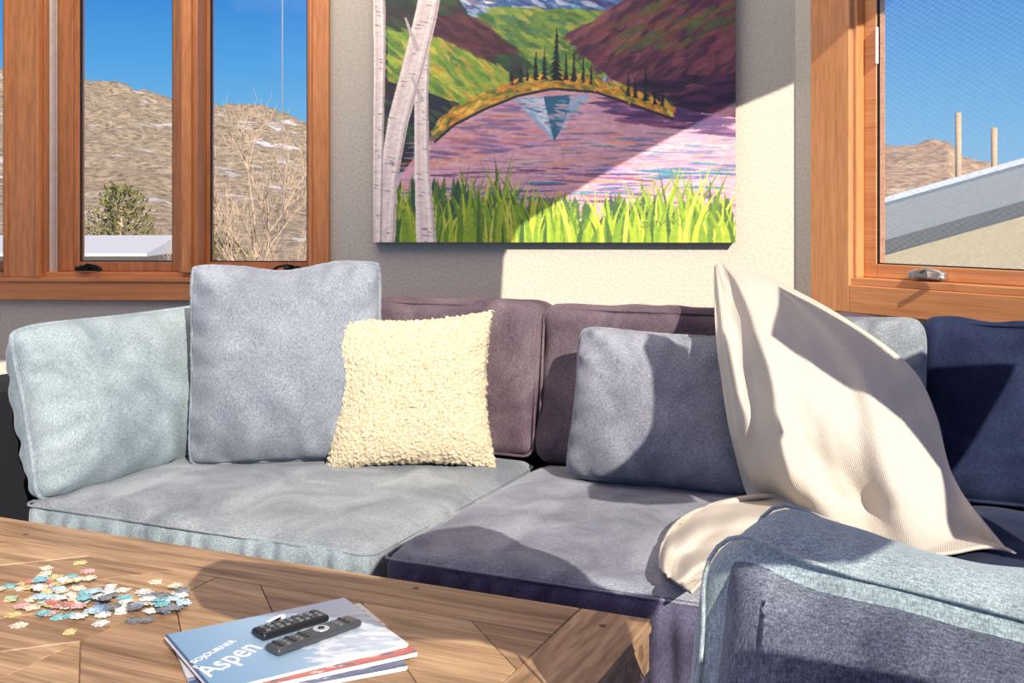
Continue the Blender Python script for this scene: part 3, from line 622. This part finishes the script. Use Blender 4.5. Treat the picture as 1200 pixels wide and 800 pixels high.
for k in range(-14, 15):
    for half in (0, 1):
        sl = 1 if half == 0 else -1
        c = k * w_ * 1.414; a, b2 = (ix0, mid - g) if half == 0 else (mid + g, ix1)
        p = [(-2, sl * (-2 - mid) + c + g), (2, sl * (2 - mid) + c + g), (2, sl * (2 - mid) + c + w_ * 1.414 - g), (-2, sl * (-2 - mid) + c + w_ * 1.414 - g)]
        q = clip(p, a, b2, iy0, iy1)
        if len(q) >= 3: m.prism(q, z0, TZ - .0003 * ((k + half) % 3), (2 if half == 0 else 3) + 2 * (k % 2))
m.build('tabletop', [TU, TV, TP, TQ, TP2, TQ2], tbl, bevel=.0015)
m = MB(); m.box(-hl + .06, hl - .06, -hd + .06, hd - .06, TZ - .16, TZ - .0855); m.build('apron', TU, tbl, bevel=.003)
for sx in (-1, 1):
    for sy in (-1, 1):
        m = MB(); cx, cy = sx * (hl - .085), sy * (hd - .085); m.box(cx - .045, cx + .045, cy - .045, cy + .045, 0, TZ - .1605); m.build('leg', TV, tbl, bevel=.006)
for px, py in ((487, 689), (706, 733), (30, 626)):
    p = onz(px, py, TZ); q = p - S(tu, tn, 0); lx, ly = q.dot(UX), q.dot(VX)
    m = MB(); m.disc((lx, ly), .006, TZ - .004, TZ + .0006); m.build('peg', TDK, tbl)

# ---------------------------------------------------------------- magazines
def magazine(name, center, ang, w, d, th, arr, label, pages=(.86, .84, .80)):
    root = empty(name, center, ang); tag(root, label, 'magazine')
    m = MB(); k = 5
    for i in range(k): o_ = random.uniform(-.0012, .0012); m.box(-w / 2 + .001 + o_, w / 2 - .001 + o_, -d / 2 + .001 - o_, d / 2 - .001 - o_, th * i / k, th * (i + .93) / k)
    m.build('pages', plain('paper_pages', pages, .6, var=.12), root)
    painted('cover', arr, w, d, MAGM, root, horizontal=True, off=(0, 0, th + .0004)); return root
MAGM = attrmat('glossy_print', .25)
def txt(s_, size, parent, loc, mat, rz=0, shear=0, bold=0, name='lettering', sx=1.0):
    cu = bpy.data.curves.new('t', 'FONT'); cu.body = s_; cu.size = size; cu.shear = shear; cu.offset = bold; cu.extrude = .0001
    t = bpy.data.objects.new('t', cu); COL.objects.link(t); bpy.context.view_layer.update()
    me = bpy.data.meshes.new_from_object(t.evaluated_get(bpy.context.evaluated_depsgraph_get())); bpy.data.objects.remove(t)
    for v in me.vertices: v.co.x *= sx
    me.materials.clear(); me.materials.append(mat); o = bpy.data.objects.new(name, me); link(o, parent); o.location = loc; o.rotation_euler = (0, 0, rz); return o
WHITEINK = plain('white_ink', (.9, .92, .93), .4)
def cover_a():
    q = Ras(0, 0, 300, 235, .8); tx = (q.X / 300)[..., None]
    q.a[:] = (np.array([122, 160, 192]) * (1 - tx) + np.array([186, 202, 216]) * tx) / 255.
    q.poly([(150, 0), (300, 0), (300, 90), (230, 60), (190, 20)], (202, 214, 225)); q.poly([(160, 235), (190, 150), (240, 120), (300, 140), (300, 235)], (212, 219, 226))
    q.poly([(210, 160), (250, 130), (300, 170), (300, 235), (230, 235)], (188, 201, 214))
    rr = random.Random(5); q.daubs([(160, 100), (300, 60), (300, 235), (160, 235)], 120, [(224, 229, 236), (180, 194, 210), (160, 178, 200), (230, 234, 240)], 30, 36, 7, rr)
    q.poly([(0, 0), (5, 0), (5, 235), (0, 235)], (60, 90, 130)); return q.a
def cover_b(c1, c2):
    q = Ras(0, 0, 300, 235, .5); q.a[:] = np.array(c1) / 255.; rr = random.Random(9)
    q.poly([(0, 150), (300, 120), (300, 235), (0, 235)], c2); q.daubs([(0, 0), (300, 0), (300, 235), (0, 235)], 120, [c1, c2, (240, 240, 240), (200, 90, 80), (60, 80, 120)], 0, 40, 4, rr); return q.a
P1 = onz(193, 744, TZ + .02); ang = R_(33); ex = Vector((math.cos(ang), math.sin(ang), 0)); ey = Vector((-math.sin(ang), math.cos(ang), 0))
def mc(dx, dy): return Vector((P1.x, P1.y, 0)) + ex * (.15 + dx) - ey * (.1175 + dy)
c = mc(-.006, .024); c.z = TZ + .0008; magazine('magazine', c, ang - R_(8), .30, .235, .006, cover_b((200, 205, 210), (80, 90, 125)), 'bottom magazine of the stack on the table, pale edges showing')
c = mc(.014, .014); c.z = TZ + .0078; magazine('magazine', c, ang - R_(3.5), .295, .235, .006, cover_b((225, 222, 215), (180, 100, 95)), 'middle magazine of the stack, white pages sticking out at the right')
c = mc(0, 0); c.z = TZ + .0148; top = magazine('magazine', c, ang, .30, .235, .005, cover_a(), 'topmost blue magazine with big white title under the remote controls')
zt = .0058
txt('Aspen', .062, top, (-.139, -.072, zt), WHITEINK, R_(31), .15, .0004, 'title_lettering', .74)
txt('SOJOURNER', .0165, top, (-.143, -.014, zt), WHITEINK, R_(31), 0, .0002, 'subtitle_lettering')
txt('&', .017, top, (-.146, -.034, zt), WHITEINK, R_(31), 0, 0, 'subtitle_lettering')
txt('M', .055, top, (.00, .088, zt), WHITEINK, R_(-60), 0, .001, 'headline_lettering')
def remote(center, rz, L, W, T, body, btn, label, style):
    root = empty('remote_control', center, rz); tag(root, label, 'remote control')
    m = boxcushion(L / 2, W / 2, T / 2, .005, bulge=(0, 0, .001), n=(30, 12, 8), wr=0); m.build('body', [body, body], root, loc=(0, 0, T / 2), smooth=True)
    if style == 0:
        for i in range(9):
            for j in range(3):
                m = MB(); x = -L / 2 + .014 + i * (L - .028) / 8; y = (j - 1) * W * .27; m.box(x - .0038, x + .0038, y - .0033, y + .0033, T, T + .0022); m.build('button', btn[(i + j) % len(btn)], root, bevel=.0008)
    else:
        m = MB(); m.disc((.012, 0), W * .36, T, T + .0015, 24); m.build('navigation_ring', btn[0], root, bevel=.0006)
        m = MB(); m.disc((.012, 0), W * .15, T + .0015, T + .0028, 16); m.build('button', btn[1], root)
        for i in range(7):
            for j in range(3):
                x = -L / 2 + .012 + i * .0115 if i < 5 else .042 + (i - 5) * .014; m = MB(); m.disc((x, (j - 1) * W * .28), .0034, T, T + .002, 12); m.build('button', btn[1 + (i % 2)], root)
PB = plain('black_plastic', (.012, .012, .014), .35); PG = plain('dark_grey_plastic', (.05, .055, .06), .3); GB = plain('grey_rubber_buttons', (.14, .15, .16), .6); SB = plain('silver_plastic', (.55, .57, .6), .35, .3)
zr = TZ + .0148 + .0064
remote(onz(341, 736, zr), R_(43), .120, .038, .0115, PB, [GB, PG, GB], 'shorter black remote control, rear one on the magazines', 0)
remote(onz(369, 748, zr), R_(48), .160, .035, .0115, PG, [SB, PB, GB], 'longer dark grey remote control with silver ring, front one on the magazines', 1)

# ---------------------------------------------------------------- jigsaw pieces
def piece_mesh(name, s, sg, mat):
    side = [(0, 0), (.2, .015), (.42, .0), (.40, .06), (.385, .12), (.42, .175), (.5, .195), (.58, .175), (.615, .12), (.60, .06), (.58, .0), (.8, .015)]
    pts = []
    for k in range(4):
        a = k * math.pi / 2
        for t, o_ in side:
            x, y = (t - .5) * s, (-.5 - o_ * sg[k]) * s; pts.append((x * math.cos(a) - y * math.sin(a), x * math.sin(a) + y * math.cos(a)))
    m = MB(); n = len(pts); v = [(x, y, 0) for x, y in pts] + [(x, y, .002) for x, y in pts]
    m.add(v, [tuple(range(n))[::-1], tuple(range(n, 2 * n))] + [(i, (i + 1) % n, n + (i + 1) % n, n + i) for i in range(n)])
    me = bpy.data.meshes.new(name); me.from_pydata(m.v, [], m.f); me.materials.append(mat); return me
cols = [('pale green', (.36, .46, .27)), ('cream', (.58, .52, .39)), ('teal', (.16, .38, .42)), ('pink', (.55, .31, .30)), ('white', (.56, .56, .53)), ('yellow', (.54, .42, .18)), ('blue', (.18, .28, .46)), ('dark grey', (.13, .14, .16)), ('red', (.42, .14, .11)), ('light blue', (.34, .49, .57))]
pm = []
for nm, c in cols:
    mt, nt, b = newmat('puzzle_' + nm.replace(' ', '_')); v = coords(nt); n = N(nt, 'ShaderNodeTexVoronoi', Scale=110.0); nt.links.new(v, n.inputs[0])
    nt.links.new(ramp(nt, n.outputs[0], [(.1, tuple(x * .5 for x in c)), (.3, c), (.7, tuple(min(1, x * 1.25 + .06) for x in c))]), b.inputs['Base Color']); b.inputs['Roughness'].default_value = .4; pm.append(mt)
sgs = [(1, -1, 1, -1), (1, 1, -1, -1), (1, 1, 1, -1), (-1, -1, 1, -1), (1, -1, 0, -1), (0, 1, -1, 1)]
placed = []
rp = random.Random(21)
def addpiece(px, py):
    p = onz(px, py, TZ); z = TZ + .0006
    for (x, y, zz) in placed:
        if math.hypot(p.x - x, p.y - y) < .025: z = max(z, zz + .0023)
    if z > TZ + .0145: return False
    placed.append((p.x, p.y, z)); ci = rp.choice([0, 1, 1, 2, 3, 4, 4, 5, 8, 9, 1, 5]) if px < 105 else rp.choice([7, 6, 1, 4, 9, 2, 4, 7])
    nm, c = cols[ci]; me = piece_mesh('puzzle_piece', rp.uniform(.018, .0215), rp.choice(sgs), pm[ci])
    o = bpy.data.objects.new('puzzle_piece', me); link(o); o.location = (p.x, p.y, z); o.rotation_euler = (0, 0, rp.uniform(0, 6.28))
    tag(o, nm + ' jigsaw puzzle piece among the loose pieces on the coffee table', 'puzzle piece', 'loose ' + nm + ' jigsaw pieces on the table'); return True
for px, py in ((54, 666), (93, 660), (183, 682), (213, 696), (22, 733), (82, 741), (118, 731), (156, 728), (196, 712), (130, 697), (9, 704), (24, 690)): addpiece(px, py)
n_ = 0
for k in range(300):
    ok = addpiece(rp.gauss(64, 27), rp.gauss(701, 13)) if k % 5 < 3 else addpiece(rp.uniform(96, 218), rp.gauss(708, 9))
    n_ += bool(ok)
    if n_ > 125: break

# ---------------------------------------------------------------- outdoors
def ground_mat(name, a, b2, snow, th, sc):
    m, nt, b = newmat(name); v = coords(nt); n1 = N(nt, 'ShaderNodeTexNoise', Scale=sc, Detail=9.0, Roughness=.75); nt.links.new(v, n1.inputs[0])
    c1 = ramp(nt, n1.outputs[0], [(.38, a), (.58, b2)])
    v2 = coords(nt, (.12, .12, .3), (0, .5, 0)); n2 = N(nt, 'ShaderNodeTexNoise', Scale=1.0, Detail=9.0, Roughness=.75); nt.links.new(v2, n2.inputs[0])
    k = ramp(nt, n2.outputs[0], [(th, (0, 0, 0)), (th + .05, (1, 1, 1))]); mx = N(nt, 'ShaderNodeMix', data_type='RGBA')
    nt.links.new(k, mx.inputs[0]); nt.links.new(c1, mx.inputs[6]); mx.inputs[7].default_value = (*snow, 1); nt.links.new(mx.outputs[2], b.inputs['Base Color']); b.inputs['Roughness'].default_value = .95; return m
HILL = ground_mat('scrub_hillside', (.12, .095, .05), (.46, .36, .245), (.62, .61, .61), .565, .9)
CLIFF = ground_mat('tan_cliff', (.17, .10, .05), (.60, .40, .22), (.66, .50, .34), .60, .9)
SNOWG = ground_mat('snowy_ground', (.30, .24, .17), (.50, .44, .34), (.60, .61, .64), .48, .4)
def hill(name, mat, rpx, Y0, Y1, zb, nz):
    xs = [p[0] for p in rpx]; ys = [p[1] for p in rpx]; m = MB(); V = []; NXh, NYh = 220, 80
    for j in range(NYh + 1):
        t = j / NYh; Y = Y0 + (Y1 - Y0) * t
        for i in range(NXh + 1):
            px = xs[0] + (xs[-1] - xs[0]) * i / NXh; rz = H + (HZ - np.interp(px, xs, ys)) / F * (Y0 + (Y1 - Y0) * .85)
            tt = min(1, t / .85); hgt = zb + (rz - zb) * (tt ** 1.35) * (1 if t < .85 else 1 - (t - .85) * 1.5)
            X = (px - 600) / F * Y; hgt += nz * tt * (noise.noise(Vector((X * .05, Y * .05, 0))) + .6 * noise.noise(Vector((X * .17, Y * .17, 2))) + .35 * noise.noise(Vector((X * .45, Y * .45, 2)))); V.append((X, Y, hgt))
    m.add(V, [(j * (NXh + 1) + i, j * (NXh + 1) + i + 1, (j + 1) * (NXh + 1) + i + 1, (j + 1) * (NXh + 1) + i) for j in range(NYh) for i in range(NXh)])
    o = m.build(name, mat, smooth=True); o['kind'] = 'structure'; return o
hill('hillside', HILL, [(-400, 60), (0, 82), (95, 93), (150, 98), (200, 112), (245, 118), (300, 130), (358, 146), (450, 175), (600, 200)], 55, 260, -3, 2.7)
hill('cliff', CLIFF, [(900, 190), (1000, 176), (1030, 168), (1075, 165), (1112, 162), (1128, 180), (1200, 192), (1400, 185), (1700, 190)], 60, 150, -3, 1.0)
m = MB(); m.box(-260, 260, 5.2, 300, -3.4, -3.02); g = m.build('ground', SNOWG); g['kind'] = 'structure'
lb = empty('low_building', (-12.0, 28, -3.02)); tag(lb, 'long low building with a snow covered roof beyond the left window', 'building')
BW = plain('beige_siding', (.46, .40, .30), .8); SNOW = plain('snow', (.56, .59, .62), .8)
m = MB(); m.box(-7, 3.1, -2, 2, 0, 3.12); m.build('wall', BW, lb)
m = MB(); m.add([(-7.4, -2.4, 3.2), (3.4, -2.4, 3.2), (3.4, 0, 3.58), (-7.4, 0, 3.58), (3.4, 2.4, 3.2), (-7.4, 2.4, 3.2), (-7.4, -2.4, 3.13), (3.4, -2.4, 3.13), (3.4, 2.4, 3.13), (-7.4, 2.4, 3.13)], [(0, 1, 2, 3), (3, 2, 4, 5), (0, 6, 7, 1), (1, 7, 8, 4, 2), (4, 8, 9, 5), (5, 9, 6, 0, 3), (6, 9, 8, 7)]); m.build('roof', SNOW, lb)
TWIG = plain('pale_twigs', (.60, .44, .30), .9, var=.2); NEED = plain('olive_foliage', (.24, .22, .08), .9, var=.45)
def bush(name, px, Y, ztop, wd, n, label):
    X = (px - 600) / F * Y; root = empty(name, (X, Y, -3.02)); tag(root, label, 'tree' if 'tree' in name else 'bush'); rt = random.Random(int(px)); hh = ztop + 3.02
    m = MB(); m.tube([(0, 0, 0), (0, 0, hh * .9)], [.10, .03], seg=6)
    for k in range(30):
        z = hh * rt.uniform(.3, .85); a = rt.uniform(0, 6.28); l = wd * .8; m.tube([(0, 0, z), (math.cos(a) * l * .6, math.sin(a) * l * .6, z + .25), (math.cos(a) * l, math.sin(a) * l, z + .6)], [.03, .02, .008], seg=4)
    m.build('trunk', TWIG, root)
    m = MB()
    for k in range(n):
        t = rt.random(); z = hh * (1.02 - .75 * t); rr = wd * (math.sin(math.pi * min(1, t * .62 + .08)) ** .8) * rt.uniform(.2, 1.15); a = rt.uniform(0, 6.28); x, y = rr * math.cos(a), rr * math.sin(a); d = rt.uniform(.06, .2)
        m.add([(x, y, z), (x + math.cos(a + .5) * d, y + math.sin(a + .5) * d, z + rt.uniform(-.05, .25)), (x + math.cos(a - .5) * d, y + math.sin(a - .5) * d, z + rt.uniform(-.05, .3))], [(0, 1, 2)])
    m.build('foliage', NEED, root)
bush('evergreen_tree', 142, 36, 1.85, 1.15, 1500, 'small rounded olive green tree beyond the left window')
def bare_tree(px, Y, ztop, seed, label):
    X = (px - 600) / F * Y; root = empty('bare_tree', (X, Y, -3.02)); tag(root, label, 'tree'); rt = random.Random(seed); hh = ztop + 3.02
    tr = MB(); br = MB(); tr.tube([(0, 0, 0), (.03, 0, hh * .4), (-.02, 0, hh * .8)], [.05, .035, .012], seg=7)
    def grow(p, d, l, r0, dep):
        pts = [p]; q = p; dd = d
        for k in range(3):
            dd = (dd + Vector((rt.uniform(-.15, .15), rt.uniform(-.15, .15), .10))).normalized(); q = q + dd * l / 3; pts.append(q)
        br.tube(pts, [r0, r0 * .85, r0 * .7, r0 * .5], seg=4)
        if dep == 0: return
        for k in range(5 if dep < 3 else 4):
            t = rt.choice(pts[1:]); a = rt.uniform(0, 6.28); o_ = Vector((math.cos(a), math.sin(a), .3)) * rt.uniform(.35, .8); grow(t, (dd + o_).normalized(), l * rt.uniform(.5, .75), r0 * .62, dep - 1)
    for k in range(15):
        z = hh * (.15 + .60 * k / 14); a = k * 2.4; grow(Vector((0, 0, z)), Vector((math.cos(a) * .7, math.sin(a) * .7, 1)).normalized(), hh * .25 * (1 - .3 * k / 14), .0125, 3)
    tr.build('trunk', TWIG, root, smooth=True); br.build('branches', TWIG, root, smooth=True)
bare_tree(300, 14, 2.15, 4, 'tall bare tan tree with fine twigs beyond the left window')
bush('scrub_bush', 258, 36, .3, 1.0, 700, 'low dull scrub bush at the foot of the bare tree')
# neighbouring house outside the right window
hb = empty('neighbouring_house', (3.04, 9, -3)); tag(hb, 'neighbouring house with sloping grey roof edge outside the right window', 'house')
RG = plain('grey_metal_roof', (.18, .19, .20), .5); RL = plain('light_roof_edge', (.46, .49, .53), .5); TAN = plain('tan_stucco', (.38, .31, .19), .85); PO = plain('tan_post', (.60, .42, .24), .7)
sl = .283; zA = 1.226 + 3
def rk(x): return zA + sl * x
def rake(x0, x1, t0, t1, y0, y1, mat, name, drop=0):
    m = MB(); v = [(x, y, rk(x) - t - (drop if y == y1 else 0)) for y in (y0, y1) for (x, t) in ((x0, t1), (x1, t1), (x1, t0), (x0, t0))]
    m.add(v, [(0, 1, 2, 3), (7, 6, 5, 4), (0, 4, 5, 1), (1, 5, 6, 2), (2, 6, 7, 3), (3, 7, 4, 0)]); return m.build(name, mat, hb)
rake(-2.5, 5, -.02, .025, -.06, 2.2, RL, 'roof_edge', 1.3); rake(-2.5, 5, .026, .34, 0, 2.1, RG, 'fascia', 1.3)
m = MB(); m.add([(-2.0, .25, 0), (4.6, .25, 0), (4.6, .25, rk(4.6) - .5), (-2.0, .25, rk(-2.0) - .5), (-2.0, 1.9, 0), (4.6, 1.9, 0), (4.6, 1.9, rk(4.6) - 1.6), (-2, 1.9, rk(-2) - 1.6)], [(0, 1, 2, 3), (7, 6, 5, 4), (0, 4, 5, 1), (1, 5, 6, 2), (3, 2, 6, 7), (0, 3, 7, 4)]); m.build('wall', TAN, hb)
for px, yt in ((1123, 132), (1165, 150)):
    x = (px - 600) / F * 9.5 - 3.04; zt_ = H + (HZ - yt) / F * 9.5 + 3; m = MB(); m.tube([(x, .5, rk(x) - .45), (x, .5, zt_)], .026, seg=12); m.build('vent_pipe', PO, hb, smooth=True)

# ---------------------------------------------------------------- light, world, camera
s = bpy.data.lights.new('sun', 'SUN'); s.energy = 6.6; s.angle = R_(.12); s.color = (1, .93, .81)
so_ = bpy.data.objects.new('sun', s); COL.objects.link(so_); so_.rotation_euler = D.to_track_quat('-Z', 'Y').to_euler(); so_.location = (2, -4, 5)
def area(name, e, size, col, loc, tgt):
    al = bpy.data.lights.new(name, 'AREA'); al.energy = e; al.size = size; al.color = col
    ao = bpy.data.objects.new(name, al); COL.objects.link(ao); ao.location = loc; ao.rotation_euler = (Vector(tgt) - Vector(loc)).to_track_quat('-Z', 'Y').to_euler()
area('added_room_fill', 20, 2.6, (1, .82, .86), (-.8, .2, 3.2), (0, 2.9, .8))  # added soft fill, no actual lamp here
area('added_wall_fill', 34, 1.8, (1, .87, .72), (-.7, 2.95, 2.7), (-.65, 3.9, 1.35))  # invented fill that lifts the shaded wall behind the sofa
w = bpy.data.worlds.new('world'); bpy.context.scene.world = w; w.use_nodes = True; nt = w.node_tree; bg = nt.nodes['Background']
tc = N(nt, 'ShaderNodeTexCoord'); sp = N(nt, 'ShaderNodeSeparateXYZ'); nt.links.new(tc.outputs['Generated'], sp.inputs[0])
nt.links.new(ramp(nt, sp.outputs[2], [(0, (.36, .64, .90)), (.07, (.22, .55, .90)), (.13, (.11, .42, .86)), (.2, (.045, .27, .77)), (.5, (.16, .10, .30))]), bg.inputs[0]); bg.inputs[1].default_value = .90
cam = bpy.data.cameras.new('camera'); co = bpy.data.objects.new('camera', cam); COL.objects.link(co)
co.location = (0, 0, H); co.rotation_euler = (R_(90), 0, 0); cam.sensor_width = 36; cam.lens = F / 1200 * 36; cam.shift_y = -(400 - HZ) / 1200; cam.clip_end = 1000; cam.clip_start = .02
bpy.context.scene.camera = co
try: bpy.context.scene.view_settings.view_transform = 'Standard'
except Exception as e: print(e)
